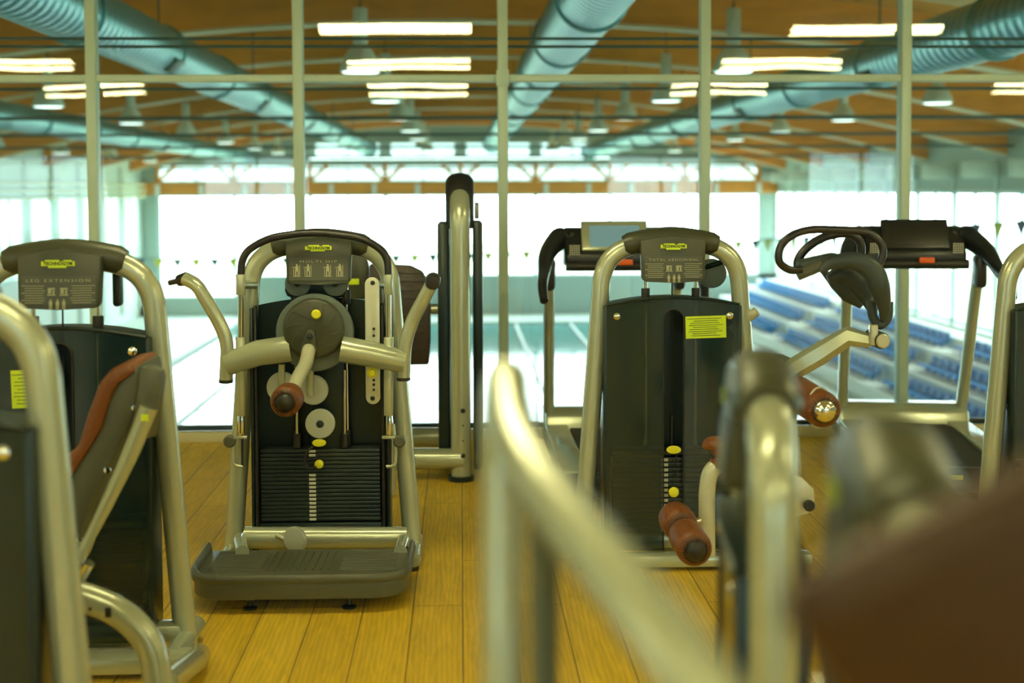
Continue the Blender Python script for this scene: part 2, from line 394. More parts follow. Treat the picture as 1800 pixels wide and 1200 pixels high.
# far wall: low band, glazing, clerestory with timber struts
xf = [-12.2 + 24.4 * k / 8 for k in range(9)]
idx = window_wall('far', [(x, HY1, 0) for x in xf[:2]], -2.6, WZ1, idx)
idx = window_wall('far', [(x, HY1, 0) for x in xf[1:]], WZ0, WZ1, idx)
b_ = B().box(((xf[1] + HX) / 2, HY1 + .1, (HZ + WZ0) / 2), (HX - xf[1], .2, WZ0 - HZ))
b_.box(((-HX + xf[1]) / 2, HY1 + .1, (HZ - 2.6) / 2), (HX + xf[1], .2, -2.6 - HZ))
for s_ in (-1, 1): b_.box((s_ * (HX - .4), HY1 + .1, 0), (.8, .2, 6.8))
struct('wall_far', b_, 'hall_band')
struct('wall_far_band', B().box((0, HY1 + .05, 1.80), (HW, .3, .50)), 'beam_wood')
b_ = B()
for k in range(15): b_.box((-12.2 + 24.4 * k / 14, HY1 - .14, 1.74), (.17, .1, .46))
struct('trim_%d' % n, b_, 'lane_white'); n += 1
Zc = [(x, min(2.9, ceil_z(x) - .35)) for x in xf]
idx = window_wall('clerestory', [(x, HY1, 0) for x in xf[0:]], 2.06, 2.62, idx, .1, 'frosted')
struct('wall_gable_band', B().box((0, HY1 - .02, 2.83), (HW, .25, .30)), 'hall_band')
b_ = B()
for x in xf:
    b_.tube([(x, HY1 - .15, 2.04), (x, HY1 - .15, 2.8)], .09, 4)
    for s_ in (-1, 1):
        if abs(x + s_ * 1.1) < 12.3: b_.tube([(x, HY1 - .15, 2.05), (x + s_ * .75, HY1 - .15, 2.75)], .07, 4)
struct('trim_%d' % n, b_, 'beam_wood'); n += 1
idx = window_wall('gable', [(x, HY1, 0) for x in xf[2:7]], 3.05, 3.65, idx, .5, 'frosted')
b_ = B().prism([(x, ceil_z(x)) for x in X_] + [(13, 2.6), (9.3, 2.9)] + [(6.1, 2.9), (6.1, 3.66), (-6.1, 3.66), (-6.1, 2.9), (-9.3, 2.9), (-13, 2.6)], lambda u, v, d: Vector((u, d, v)), HY1, HY1 + .2)
struct('wall_gable', b_, 'hall_band')
# right wall (behind the grandstand)
yb = [HY0 + .3 + (HY1 - HY0 - .3) * k / 16 for k in range(17)]
idx = window_wall('right', [(HX, y, 0) for y in yb], -1.8, 1.60, idx, .14)
b_ = B().box((HX + .1, YM, (HZ - 1.9) / 2), (.2, LY, -1.9 - HZ))
struct('wall_pool_right', b_, 'hall_wall')
struct('wall_pool_right_top', B().box((HX + .1, YM, 2.45), (.25, LY, 1.75)), 'hall_band')
b_ = B()
for y in yb:
    b_.box((HX - .04, y, .1), (.06, .12, 4.4), .01)
    b_.box((HX - .45, y, 2.15), (.9, .2, .4), .02)
struct('trim_%d' % n, b_, 'hall_wall'); n += 1
# left wall
idx = window_wall('left', [(-HX, y, 0) for y in yb], -.9, 1.5, idx, .5, 'frosted')
b_ = B().box((-HX - .1, YM, (HZ - .9) / 2), (.2, LY, -.9 - HZ))
b_.box((-HX - .1, YM, 2.4), (.25, LY, 1.9))
struct('wall_pool_left', b_, 'hall_wall')
b_ = B()
for y in yb: b_.box((-HX + .06, y, -.2), (.12, .7, 5.6), .02)
struct('trim_%d' % n, b_, 'hall_wall'); n += 1
rl = root('gallery_rail', 'pale yellow horizontal rails along the left wall of the pool hall', 'railing', (-12.3, 34, 1.5))
for z in (0, .22, .44): build('rail', B().cyl((0, -22, z), (0, 22, z), .05, 8), 'gallery_rail', rl)
for y in range(-21, 22, 6): build('rail_post', B().box((.0, y, .22), (.06, .06, .66)), 'gallery_rail', rl)
# outdoors
struct('ground_outside', B().box((0, 40, HZ - .6), (260, 220, .2)), 'outdoor_ground')

# grandstand: concrete steps
RW = [(10.1, -3.0), (10.95, -2.60), (11.8, -2.20), (12.5, -1.95)]
b_ = B()
for x, z in RW: b_.box(((x - .42 + HX) / 2, 38.5, (HZ + z) / 2), (HX - x + .42, 38.5, z - HZ))
struct('floor_grandstand_steps', b_, 'concrete')
def seat_mesh():
    b_ = B()
    b_.box((-.02, 0, .14), (.36, .40, .05), .02, Matrix.Rotation(R(6), 3, 'Y'))
    b_.box((.18, 0, .24), (.045, .40, .24), .02, Matrix.Rotation(R(12), 3, 'Y'))
    b_.box((.05, 0, .06), (.08, .12, .12))
    return b_
seat0 = None; rown = ['bottom', 'middle', 'top']
for ri, (x, z) in enumerate(RW[:3]):
    blocks = [(22.5, 33.3), (34.6, 44.5), (46.0, 56.2)]
    for bi, (y0, y1) in enumerate(blocks):
        y = y0
        while y < y1:
            if seat0 is None: o = seat0 = build('stadium_seat', seat_mesh(), 'seat_blue')
            else: o = seat0.copy(); COL.objects.link(o)
            o.location = (x, y, z)
            tag(o, 'blue plastic tip-up seat in the %s row of the %s block of the pool grandstand' % (rown[ri], ('nearest', 'middle', 'farthest')[bi]), 'seat',
                'grandstand seats, %s row, %s block' % (rown[ri], ('nearest', 'middle', 'farthest')[bi]))
            y += .5

# ducts
for (x, z, r_, lab) in ((-3.62, 1.68 + 1.70, .30, 'thick teal spiral duct left of the middle, rising towards the upper left corner'),
                        (-8.5, 1.68 + 1.43, .27, 'lower teal spiral duct farthest left under the wooden pool roof'),
                        (1.25, 1.68 + 1.85, .34, 'steep teal spiral duct just right of the middle of the pool roof'),
                        (5.15, 1.68 + 1.55, .30, 'teal spiral duct crossing the right half of the wooden pool roof')):
    t = root('air_duct', lab, 'duct', (x, 10, z))
    build('duct_pipe', B().tube([(0, .1, 0), (0, 47.6, 0)], r_, 32), 'duct', t)
    for k in range(12):
        y = 3.5 + 3.9 * k
        build('duct_collar', B().lathe((0, y, 0), (0, 1, 0), [(0, r_ + .001), (.015, r_ + .028), (.06, r_ + .028), (.075, r_ + .001)], 32), 'duct', t)
        if k % 2: build('hanger_rod', B().cyl((0, y, r_), (0, y, ceil_z(x) - z), .012, 6), 'pipe_teal', t)
    for k in range(4):
        build('air_grille', B().box((r_ * .72 * (1 if x < 3 else -1), 7.2 + 7.8 * k, -r_ * .66), (.06, .5, .2), .01, Matrix.Rotation(R(-45 if x > 3 else 45), 3, 'Y')), 'pipe_teal', t)

# cross pipes
for k, (py, Y, w_) in enumerate(((68, 10.4, 'upper of the pair behind the glass'), (82, 10.4, 'lower of the pair behind the glass'), (156, 14.6, 'first one behind the close pair'), (207, 21.4, 'second one behind the close pair'), (236, 27.2, 'third one behind the close pair'), (258, 33, 'fourth one behind the close pair'), (275, 41, 'farthest one, near the end wall'))):
    z = W(900, py, Y).z
    t = tag(build('tie_pipe', B().cyl((-HX, Y, z), (HX, Y, z), .011 if Y < 12 else .016 if Y < 20 else .03, 8), 'pipe_teal'), 'thin horizontal teal pipe under the pool roof, ' + w_, 'pipe', 'horizontal pipes across the pool hall')

# pendant lamps
ORD = ['first', 'second', 'third', 'fourth', 'fifth', 'sixth', 'seventh']
lamp0 = None
for x, zb, rn in ((-1.25, 1.5, 'in the middle row'), (3.48, 1.5, 'in the row right of middle'), (8.12, 1.46, 'in the row by the grandstand'), (-6.85, 1.42, 'in the row left of middle'), (-11.6, 1.12, 'in the row by the left wall')):
    for k in range(7):
        y = 18.1 + 5.95 * k; z = 1.68 + zb
        if lamp0 is None:
            t = lamp0 = root('pendant_lamp', '-', 'pendant lamp', (x, y, z))
            build('reflector', B().lathe((0, 0, 0), (0, 0, 1), [(0, .255), (.02, .26), (.08, .245), (.18, .205), (.27, .15), (.33, .10), (.36, .085)], 28), 'lamp_body', t)
            build('lens', B().lathe((0, 0, -.012), (0, 0, 1), [(0, .10), (.004, .22), (.012, .235)], 28), 'lens', t)
            g = build('gear_housing', B().lathe((0, 0, .36), (0, 0, 1), [(0, .07), (.02, .09), (.42, .09), (.44, .08)], 20), 'lamp_body', t)
            build('hook', B().tube([(0, 0, .79), (0, 0, .87)], .015, 6), 'pipe_teal', t)
            build('cord', B().cyl((0, 0, .85), (0, 0, 1.29), .008, 6), 'pipe_teal', t)
        else:
            t = lamp0.copy(); COL.objects.link(t); t.location = (x, y, z)
            for ch in list(lamp0.children):
                c = ch.copy(); c.parent = t; COL.objects.link(c)
        for ch in t.children:
            if ch.name.startswith('cord'):
                ln = (ceil_z(x) - z - .85); ch.scale = (1, 1, ln / .44); ch.location = (0, 0, .85 - .85 * ln / .44)
        tag(t, 'bell-shaped pendant lamp %s, %s from the glass' % (rn, ORD[k]), 'pendant lamp', 'pendant lamps of the pool hall')

# bunting
ctrl = [W(-60, 446, 52), W(290, 455, 51), W(600, 450, 50), W(850, 444, 48), W(1100, 434, 45), W(1320, 422, 41), W(1560, 406, 35), W(1850, 384, 30)]
sp = smooth(ctrl, 30)
t = root('pennant_string', 'sagging string of small navy and yellow pennants across the pool', 'bunting', sp[0])
build('cord', B().tube(sp[::5], .012, 6), 'flag_navy', t, world=True)
acc = 0; last = sp[0]; k = 0
for p, q in zip(sp, sp[1:]):
    acc += (q - p).length
    if acc > .58:
        acc = 0; d = (q - p).normalized(); w_ = .21
        b_ = B(); dn = Vector((0, 0, -.36)); th = Vector((0, .004, 0))
        v = [b_.bm.verts.new(c) for c in (p - d * w_ + th, p + d * w_ + th, p + dn + th, p - d * w_ - th, p + d * w_ - th, p + dn - th)]
        for f in ((0, 1, 2), (5, 4, 3), (0, 3, 4, 1), (1, 4, 5, 2), (2, 5, 3, 0)): b_.bm.faces.new([v[i] for i in f])
        if k < 100: build('pennant', b_, 'flag_navy' if k % 2 == 0 else 'flag_yellow', t, world=True)
        k += 1
# lane ropes
for k, x in enumerate((-6.3, -4.2, -2.1, 0.05, 2.1, 4.2, 6.2)):
    tag(build('lane_rope', B().cyl((x, PY0, HZ - .05), (x, PY1, HZ - .05), .05, 8), 'lane_white'), 'white floating lane rope, %s from the left in the pool' % ORD[k], 'lane rope', 'lane ropes in the pool')

# ================================================================== EXERCISE MACHINES
def placard(t, title, cols_, z0=1.27, w=.295, lines=True):
    """head of a machine: arched sleeve + hanging sign with badge, title and drawings"""
    p = build('placard', B().prism([(-w / 2 + .006, z0 + .012), (-w / 2 + .02, z0), (0, z0 - .006), (w / 2 - .02, z0), (w / 2 - .006, z0 + .012), (w / 2, 1.455), (0, 1.478), (-w / 2, 1.455)],
              lambda u, v, d: Vector((u, d - .012 * (1 - (2 * u / w) ** 2) + (v - 1.45) * .10, v)), -.082, -.03, .006), 'dark_plastic', t)
    fy = lambda u, v: -.082 - .012 * (1 - (2 * u / w) ** 2) + (v - 1.45) * .10
    def flat(t2, eps):      # wrap flat art (x, z) onto the sign
        for v in t2.verts: v.co = Vector((v.co.x, fy(v.co.x, v.co.z) - eps, v.co.z))
        return t2
    def art(rects, eps):
        t2 = bmesh.new()
        for x, z, a, h in rects:
            nseg = max(1, int(a / .03))
            for i in range(nseg):
                xa = x - a / 2 + a * i / nseg; xb = xa + a / nseg
                t2.faces.new([t2.verts.new((xx, 0, zz)) for xx, zz in ((xa, z - h / 2), (xb, z - h / 2), (xb, z + h / 2), (xa, z + h / 2))])
        b2 = B(); return b2.join(flat(t2, eps))
    zt = 1.383
    build('sign_panel', art([(0, (zt + z0) / 2 + .008, w - .035, zt - z0 - .012)], .0015), 'placard_face', p, label='lighter grey panel of the sign')
    # badge: stepped yellow lozenge
    t2 = bmesh.new()
    for x, z, a, h in ((0, 1.428, .118, .017), (-.002, 1.418, .064, .010), (-.02, 1.4385, .05, .006), (.034, 1.4385, .03, .005)):
        nseg = 6
        for i in range(nseg):
            xa = x - a / 2 + a * i / nseg; xb = xa + a / nseg
            t2.faces.new([t2.verts.new((xx, 0, zz)) for xx, zz in ((xa, z - h / 2), (xb, z - h / 2), (xb, z + h / 2), (xa, z + h / 2))])
    bd = build('badge', B().join(flat(t2, .003)), 'note_yellow', p, label='stepped yellow maker badge')
    tx = text_mesh('TECHNOGYM', .0165, .102, .0006); bmesh.ops.transform(tx, matrix=Matrix.Translation((0, 0, 1.428)) @ UPRIGHT, verts=tx.verts)
    build('badge_lettering', B().join(flat(tx, .0045)), 'black_print', p)
    if title: tx = text_mesh(title, .0155, w * (.76 if len(title) > 9 else .56), 0, 1.35)
    if title: bmesh.ops.transform(tx, matrix=Matrix.Translation((0, 0, 1.368)) @ UPRIGHT, verts=tx.verts)
    if title: build('title_lettering', B().join(flat(tx, .003)), 'print_pale', p)
    rs = []
    if lines:
        for s_ in (-1, 1):
            for k in range(8):
                rs.append((s_ * (.088 - .004 * ((k * 7) % 3)), 1.350 - k * .0085, .082 - .008 * ((k * 5) % 3), .0020))
        for x in (-.022, .022): rs += [(x, 1.340, .026, .006), (x - .006, 1.330, .012, .016), (x + .008, 1.328, .007, .014), (x, 1.318, .030, .004)]
        for x in (-.024, 0, .022): rs += [(x, 1.300, .005, .007), (x, 1.289, .012, .014), (x - .003, 1.275, .004, .016), (x + .003, 1.275, .004, .016)]
    else:
        for x in (-.095, -.045, .042, .095):
            rs += [(x, 1.352, .008, .009), (x, 1.336, .014, .022), (x - .012, 1.342, .016, .003), (x - .005, 1.315, .005, .024), (x + .006, 1.315, .005, .024), (x + .013, 1.330, .003, .045), (x - .014, 1.322, .003, .030), (x, 1.303, .034, .003)]
    build('drawing', art(rs, .003), 'print_pale', p)
    return p

def tower(t, title, tub=(.042, .034), slv=.052, shroud=True, rods=True, lines=True, stack=True, note=None, zpad=0, base=True, face=True):
    rx, ry = tub
    pth = fillet([(-.41, 0, .02), (-.305, 0, 1.405), (0, 0, 1.462), (.305, 0, 1.405), (.41, 0, .02)], [0, .17, .3, .17, 0], 10)
    fr = build('frame', B().tube(pth, 1, 20, (ry, rx), hint=(0, 1, 0)), 'champagne', t)
    arc = [(x, 0, 1.462 - .055 * abs(x / .3) ** 1.6) for x in [-.215 + .43 * k / 16 for k in range(17)]]
    rr = [.80 if k in (0, 16) else 1 for k in range(17)]
    build('top_sleeve', B().tube(arc, [q for q in rr], 20, (slv, .052), hint=(0, 1, 0)), 'dark_plastic', t)
    if face: placard(t, title, None, lines=lines)
    if base:
        build('base_bar', B().box((0, 0, .075), (.80, .09, .07), .02), 'champagne', t)
        for s_ in (-1, 1):
            build('foot', B().tube(fillet([(s_ * .41, .16, .05), (s_ * .41, -.22, .05)], 0), 1, 16, (.035, .042), hint=(0, 0, 1)), 'champagne', t)
            build('foot_pad', B().cyl((s_ * .41, -.20, 0), (s_ * .41, -.20, .018), .03, 14), 'rubber', t)
    # housing
    sd = .085
    zt = lambda x: 1.195 - .035 * (x / .3) ** 2
    X_ = [-.30 + .60 * k / 20 for k in range(21)]
    b_ = B().prism([(x, zt(x)) for x in X_] + [(.30, .05), (-.30, .05)], lambda u, v, d: Vector((u, d, v)), sd - .01, sd)
    build('rear_panel', b_, 'steel_dark', t)
    for s_ in (-1, 1): build('side_panel', B().box((s_ * .304, 0, .60), (.014, 2 * sd, 1.12), .003), 'steel_dark', t)
    if shroud:
        b_ = B(); bmx = b_.bm; ys = lambda x: -sd - .018 * (1 - (x / .3) ** 2)
        cx = [-.30 + .255 * k / 10 for k in range(11)] + [-.045 + .09 * k / 8 for k in range(1, 8)] + [.045 + .255 * k / 10 for k in range(11)]
        for xa, xb in zip(cx, cx[1:]):
            inslot = abs((xa + xb) / 2) < .045
            za = (1.10 + math.sqrt(max(0, .045 ** 2 - xa * xa))) if inslot else .05
            zb = (1.10 + math.sqrt(max(0, .045 ** 2 - xb * xb))) if inslot else .05
            b_.bm.faces.new([bmx.verts.new(c) for c in ((xa, ys(xa), za), (xb, ys(xb), zb), (xb, ys(xb), zt(xb)), (xa, ys(xa), zt(xa)))])
        bmesh.ops.remove_doubles(bmx, verts=bmx.verts, dist=.0005)
        build('front_shroud', b_, 'smoked', t, recalc=False)
        b_ = B()
        top = [(x, ys(x) - .004, zt(x) + .004) for x in X_]
        bk = [(x, sd, zt(x) + .004) for x in X_]
        for i in range(20): b_.quad(top[i], top[i + 1], bk[i + 1], bk[i])
        b_.tube([Vector(c) for c in top], .007, 8)
        build('shroud_cap', b_, 'steel_dark', t)
        for s_ in (-1, 1):
            build('shroud_bolt', B().lathe((s_ * .255, ys(.255) - .001, 1.115), (0, -1, 0), [(0, .018), (.006, .016), (.010, .008), (.011, .002)], 18), 'chrome', t)
            build('slot_edge', B().tube([(s_ * .046, ys(.046) - .002, .05), (s_ * .046, ys(.046) - .002, 1.10)], .004, 6), 'rubber', t)
        build('slot_arch', B().tube([(.046 * math.cos(a), ys(0) - .002, 1.10 + .046 * math.sin(a)) for a in [math.pi * k / 12 for k in range(13)]], .004, 6), 'rubber', t)
    for s_ in (-1, 1):
        build('guide_rod', B().cyl((s_ * .115, -.01, .12), (s_ * .115, -.01, 1.36), .010, 12), 'chrome', t)
        build('rod_collar', B().cyl((s_ * .115, -.01, 1.17), (s_ * .115, -.01, 1.235), .020, 14, .003), 'rubber', t)
        build('side_bolt', B().cyl((s_ * .30, .0, 1.02), (s_ * .345, 0, 1.02), .011, 10), 'rubber', t)
    if stack:
        p0 = None
        for k in range(15):
            z = .135 + k * .0232
            if p0 is None: o = p0 = build('weight_plate', B().box((0, -.02, 0), (.545, .11, .0205), .002), 'plate_iron', t)
            else: o = p0.copy(); COL.objects.link(o); o.parent = t
            o.location = (0, 0, z)
            build('weight_label', B().box((-.035, -.0765, z), (.030, .002, .013)), 'label_white', t)
            build('pin_hole', B().cyl((.0, -.0745, z), (.0, -.0768, z), .005, 10), 'black_print', t)
        build('head_plate', B().box((0, -.02, .492), (.56, .12, .022), .003), 'plate_iron', t)
        build('selector_stem', B().cyl((.0, -.05, .50), (.0, -.05, .66), .010, 12), 'rubber', t)
        build('cable', B().cyl((.0, -.05, .64), (.0, -.05, 1.30), .0035, 8), 'rubber', t)
        build('selector_oval', B().prism([(math.cos(R(a)) * .033, math.sin(R(a)) * .018) for a in range(0, 360, 15)], lambda u, v, d: Vector((u, -.112 + d, .512 + v)), -.004, .004, .001), 'yellow', t, label='yellow oval marker')
        build('pin_cord', B().tube([(.012 + .006 * math.sin(k * 1.9), -.11 + .006 * math.cos(k * 1.9), .50 - .0035 * k) for k in range(50)], .0025, 5), 'rubber', t)
        build('pin_knob', B().lathe((.0, -.085, .320), (0, -1, 0), [(0, .008), (.02, .010), (.024, .020), (.034, .024), (.044, .020), (.048, .010)], 20), 'yellow', t, label='round yellow weight pin knob')
    if note:
        x, z, a, h = note
        nt_ = build('notice', B().box((x, -.1045, z), (a, .002, h), 0, Matrix.Rotation(R(-1.5), 3, 'Y')), 'note_yellow', t, label='yellow printed notice taped on the housing')
        b_ = B()
        for k in range(9): b_.box((x - .008 + (k * 13 % 5) * .002, -.1062, z + h * .38 - k * h * .095), (a * (.84 - .12 * ((k * 5) % 3)), .0006, .0022), 0, Matrix.Rotation(R(-1.5), 3, 'Y'))
        build('notice_lettering', b_, 'dark_plastic', nt_)

def roller(t, p0, p1, r_, capm='rubber', name='foam_roller', world=True, capr=.58):
    p0 = Vector(p0); p1 = Vector(p1); L_ = (p1 - p0).length; d = (p1 - p0).normalized()
    o = build(name, B().lathe(p0, d, [(0, r_ * .5), (.004, r_ * .8), (.014, r_ * .95), (.035, r_), (L_ - .035, r_), (L_ - .014, r_ * .95), (L_ - .004, r_ * .8), (L_, r_ * .5)], 32), 'leather', t, world=world)
    # gathered seam round the end
    h = Vector((0, 0, 1)); u = (h - d * h.dot(d)).normalized(); v = d.cross(u); b_ = B()
    for k in range(30):
        a = 2 * math.pi * k / 30; q = u * math.cos(a) + v * math.sin(a)
        b_.tube([p1 + q * r_ * .62 + d * .001, p1 + q * r_ * .90 - d * .010], [.0035, .0015], 5)
    build('gathered_seam', b_, 'leather_dark', o, world=world)
    build('roller_cap', B().lathe(p1 - d * .004, d, [(0, r_ * capr), (.010, r_ * capr), (.018, r_ * capr * .88), (.026, r_ * capr * .6), (.030, r_ * .1)], 26), capm, o, world=world)
    return o

# ------------------------------------------------------------------ 1. hip machine
Y1 = 6.45
c = W(566, 700, Y1)
t = root('hip_machine', 'hip exercise machine with round dark disc, brown roller and wide foot platform', 'exercise machine', (c.x, Y1, 0))
tower(t, 'MULTI HIP', shroud=False, lines=False, stack=False, base=True)
def w(px, py, Y=Y1): return W(px, py, Y)
FY = Y1 - .16        # plane of the sliding carriage in front of the tower
# weight stack
za, zb = w(566, 914, Y1 - .06).z, w(566, 788, Y1 - .06).z
x0 = w(566, 800, Y1).x - c.x; stp = (zb - za) / 18; p0 = None
for k in range(18):
    z = za + stp * (k + .5)
    if p0 is None: o = p0 = build('weight_plate', B().box((x0, -.02, 0), (.535, .11, stp - .0028), .002), 'plate_iron', t)
    else: o = p0.copy(); COL.objects.link(o); o.parent = t
    o.location = (0, 0, z)
    if not 12 <= k <= 15: build('weight_label', B().box((x0 - .036, -.0765, z), (.030, .002, .011)), 'label_white', t)
    build('pin_hole', B().cyl((x0 - .003, -.0745, z), (x0 - .003, -.0768, z), .0045, 10), 'black_print', t)
build('stack_base', B().box((x0, -.02, za - .03), (.55, .12, .045), .004), 'steel_dark', t)
for dx in (-.13, .12):
    build('stack_buffer', B().box((x0 + dx, -.07, za - .045), (.085, .05, .05), .006), 'rubber', t)
for s_ in (-1, 1): build('stack_guard', B().box((x0 + s_ * .283, -.07, .62), (.012, .05, 1.10), .002), 'rubber', t)
for s_ in (-1, 1):
    build('lower_rod_sleeve', B().cyl((s_ * .115, -.01, zb), (s_ * .115, -.01, zb + .075), .018, 14, .002), 'rubber', t)
# small top pulleys hanging below the sign
for px in (524, 590):
    p = w(px, 498, Y1 - .03)
    build('top_pulley', B().cyl(p - Vector((0, .02, 0)), p + Vector((0, .02, 0)), .058, 26, .006), 'disc_grey', t, world=True)
    build('pulley_bolt', B().cyl(p - Vector((0, .034, 0)), p - Vector((0, .018, 0)), .014, 12), 'steel_dark', t, world=True)
build('top_bracket', B().box((w(557, 503).x - c.x, -.02, w(557, 503).z), (.28, .05, .10), .03), 'steel_dark', t)
# large disc and cam plate
pc = w(553, 585, FY)
build('main_disc', B().lathe(pc + Vector((0, .035, 0)), (0, -1, 0), [(0, .165), (.006, .173), (.022, .173), (.03, .168), (.032, .14)], 48), 'disc_grey', t, world=True)
pc2 = w(551, 578, FY - .05)
build('disc_cover', B().lathe(pc2 + Vector((0, .02, 0)), (0, -1, 0), [(0, .134), (.012, .134), (.022, .128), (.026, .118), (.028, .05)], 44), 'dark_plastic', t, world=True)
b_ = B()
for k in range(10):
    a = R(36 * k + 12)
    b_.tube([pc2 + Vector((math.cos(a + .35 * q) * (.06 + .055 * q), -.0085, math.sin(a + .35 * q) * (.06 + .055 * q))) for q in (0, .33, .66, 1)], .0018, 5)
build('cover_rib', b_, 'grey_plastic', t, world=True)
pk = w(556, 552, FY - .09)
build('disc_knob', B().lathe(pk + Vector((0, .03, 0)), (0, -1, 0), [(0, .007), (.02, .009), (.022, .019), (.036, .021), (.044, .015)], 20), 'yellow', t, world=True)
pk = w(546, 590, FY - .06)
build('lever_bracket', B().prism([(math.cos(a) * .022, math.sin(a) * .022 + .01) for a in [R(10 + 16 * k) for k in range(11)]] + [(-.045, -.06), (-.012, -.085), (.03, -.06)], lambda u, v, d: pk + Vector((u, d, v)), -.03, .02, .003), 'dark_plastic', t, world=True)
build('lever_bolt', B().lathe(pk + Vector((0, -.03, 0)), (0, -1, 0), [(0, .013), (.008, .011), (.012, .004)], 16), 'steel_dark', t, world=True)
# lever that comes toward us and its roller
a0, a1, a2 = w(543, 613, FY - .05), w(537, 640, FY - .16), w(512, 690, FY - .42)
build('hip_lever', B().tube(smooth([a0, w(542, 618, FY - .10), a1, w(525, 662, FY - .28), a2], 6), .030, 20), 'champagne_pale', t, world=True)
roller(t, w(509, 697, FY - .40), w(501, 707, FY - .56), .064)
# horizontal carriage tubes
for pts in ([w(512, 612, FY), w(455, 620, FY), w(398, 640, FY)], [w(600, 613, FY), w(660, 624, FY), w(712, 636, FY)]):
    build('carriage_tube', B().tube(pts, [.060, .058, .052], 24), 'champagne', t, world=True)
# raised hand arms
for side, pts in (('l', [w(397, 668, FY), w(400, 600, FY), w(384, 563, FY), w(346, 500, FY), w(326, 490, FY + .03)]),
                  ('r', [w(709, 664, FY), w(712, 600, FY), w(725, 562, FY), w(760, 497, FY - .04)])):
    build('hand_arm', B().tube(fillet(pts, [0, .06, .06, .05, .03, 0], 8), .030, 20), 'champagne', t, world=True)
    if side == 'l':
        build('hand_grip', B().tube([w(324, 491, FY + .03), w(298, 497, FY + .07)], [.014, .012], 14), 'grip_black', t, world=True)
        build('grip_ring', B().tube([w(328, 490, FY + .03), w(315, 493, FY + .05)], [.031, .026], 16), 'grip_black', t, world=True)
    else:
        q = w(761, 493, FY - .06)
        build('hand_grip', B().lathe(q + Vector((0, .06, .0)), (0, -1, -.1), [(0, .030), (.004, .034), (.07, .034), (.082, .028), (.085, .01)], 24), 'grip_black', t, world=True)
    e = pts[0]; build('arm_end_cap', B().cyl(e + Vector((0, 0, .004)), e - Vector((0, 0, .012)), .031, 18, .003), 'rubber', t, world=True)
# front hoop with black rubber top
U = [w(423, 490, FY), w(426, 446, FY), w(470, 418, FY), w(548, 407, FY), w(640, 418, FY), w(681, 446, FY), w(683, 490, FY)]
build('hoop_grip', B().tube(fillet(U, [0, .06, .09, .3, .09, .06, 0], 8), .0165, 16), 'grip_black', t, world=True)
for xx in (423, 683):
    build('chrome_slide', B().cyl(w(xx, 515, FY), w(xx, 605, FY), .0125, 16), 'chrome', t, world=True)
    build('slide_sleeve', B().cyl(w(xx, 482, FY), w(xx, 518, FY), .0200, 18, .002), 'champagne', t, world=True)
    build('slide_sleeve', B().cyl(w(xx, 592, FY), w(xx, 730, FY), .0215, 18, .002), 'champagne', t, world=True)
    build('gas_rod', B().cyl(w(xx + 1, 728, FY), w(xx + 1, 765, FY), .016, 16, .002), 'chrome', t, world=True)
    build('slide_stop', B().cyl(w(xx + 3, 762, FY), w(xx + 3, 820, FY), .006, 10), 'rubber', t, world=True)
    s_ = -1 if xx == 423 else 1
    p = w(xx + s_ * 19, 775, FY); b_ = B().tube(fillet([w(xx + s_ * 8, 745, FY), w(xx + s_ * 13, 790, FY), w(xx + s_ * 12, 818, FY), w(xx - s_ * 4, 820, FY)], .03, 5), .008, 12)
    build('side_lever', b_, 'champagne', t, world=True)
    build('side_knob', B().lathe(p + Vector((0, .02, 0)), (0, -1, 0), [(0, .02), (.01, .028), (.03, .028), (.04, .02)], 22), 'grey_plastic', t, world=True).scale = (1, 1, 1)
    build('slide_clamp', B().box(w(xx, 768, FY), (.06, .03, .014), .004), 'champagne', t, world=True)
    q = w(xx - s_ * 20, 492, FY + .07)
    build('hoop_joint', B().cyl(w(xx, 500, FY + .02), Vector((q.x, FY + .14, w(xx, 500).z)), .020, 14), 'champagne', t, world=True)
# perforated adjustment plate
xa, zt_, zb_ = w(655, 600, FY + .03), w(655, 487, FY + .03).z, w(655, 710, FY + .03).z
zc, hh, rad = (zt_ + zb_) / 2, (zt_ - zb_), .032
outl = [(rad * math.cos(R(a)), hh / 2 - rad + rad * math.sin(R(a))) for a in range(0, 181, 15)] + [(rad * math.cos(R(a)), -hh / 2 + rad + rad * math.sin(R(a))) for a in range(180, 361, 15)]
o = build('adjustment_plate', B().prism(outl, lambda u, v, d: Vector((xa.x + u, FY + .03 + d, zc + v)), -.004, .004, .001), 'champagne_pale', t, world=True)
zs0, zs1 = w(650, 517, FY).z, w(650, 592, FY).z
build('plate_slot', B().prism([(u - .014, v) for u, v in rrect(.022, zs0 - zs1, .010)], lambda u, v, d: Vector((xa.x + u, FY + .024 + d, (zs0 + zs1) / 2 + v)), 0, .002), 'label_white', o, world=True)
b_ = B()
for py in (578, 590, 602, 614, 627, 668, 676, 685):
    q = w(657, py, FY + .02); b_.cyl(q, q + Vector((0, .006, 0)), .0062, 12)
build('plate_hole', b_, 'black_print', o, world=True)
for py in (497, 700):
    q = w(655, py, FY + .02); build('plate_screw', B().lathe(q + Vector((0, .01, 0)), (0, -1, 0), [(0, .011), (.008, .010), (.010, .004)], 14), 'steel_dark', o, world=True)
q = w(654, 655, FY + .02)
build('height_pin', B().lathe(q + Vector((0, .03, 0)), (0, -1, 0), [(0, .012), (.012, .022), (.026, .023), (.028, .017), (.042, .017), (.046, .012)], 22), 'yellow', t, world=True)
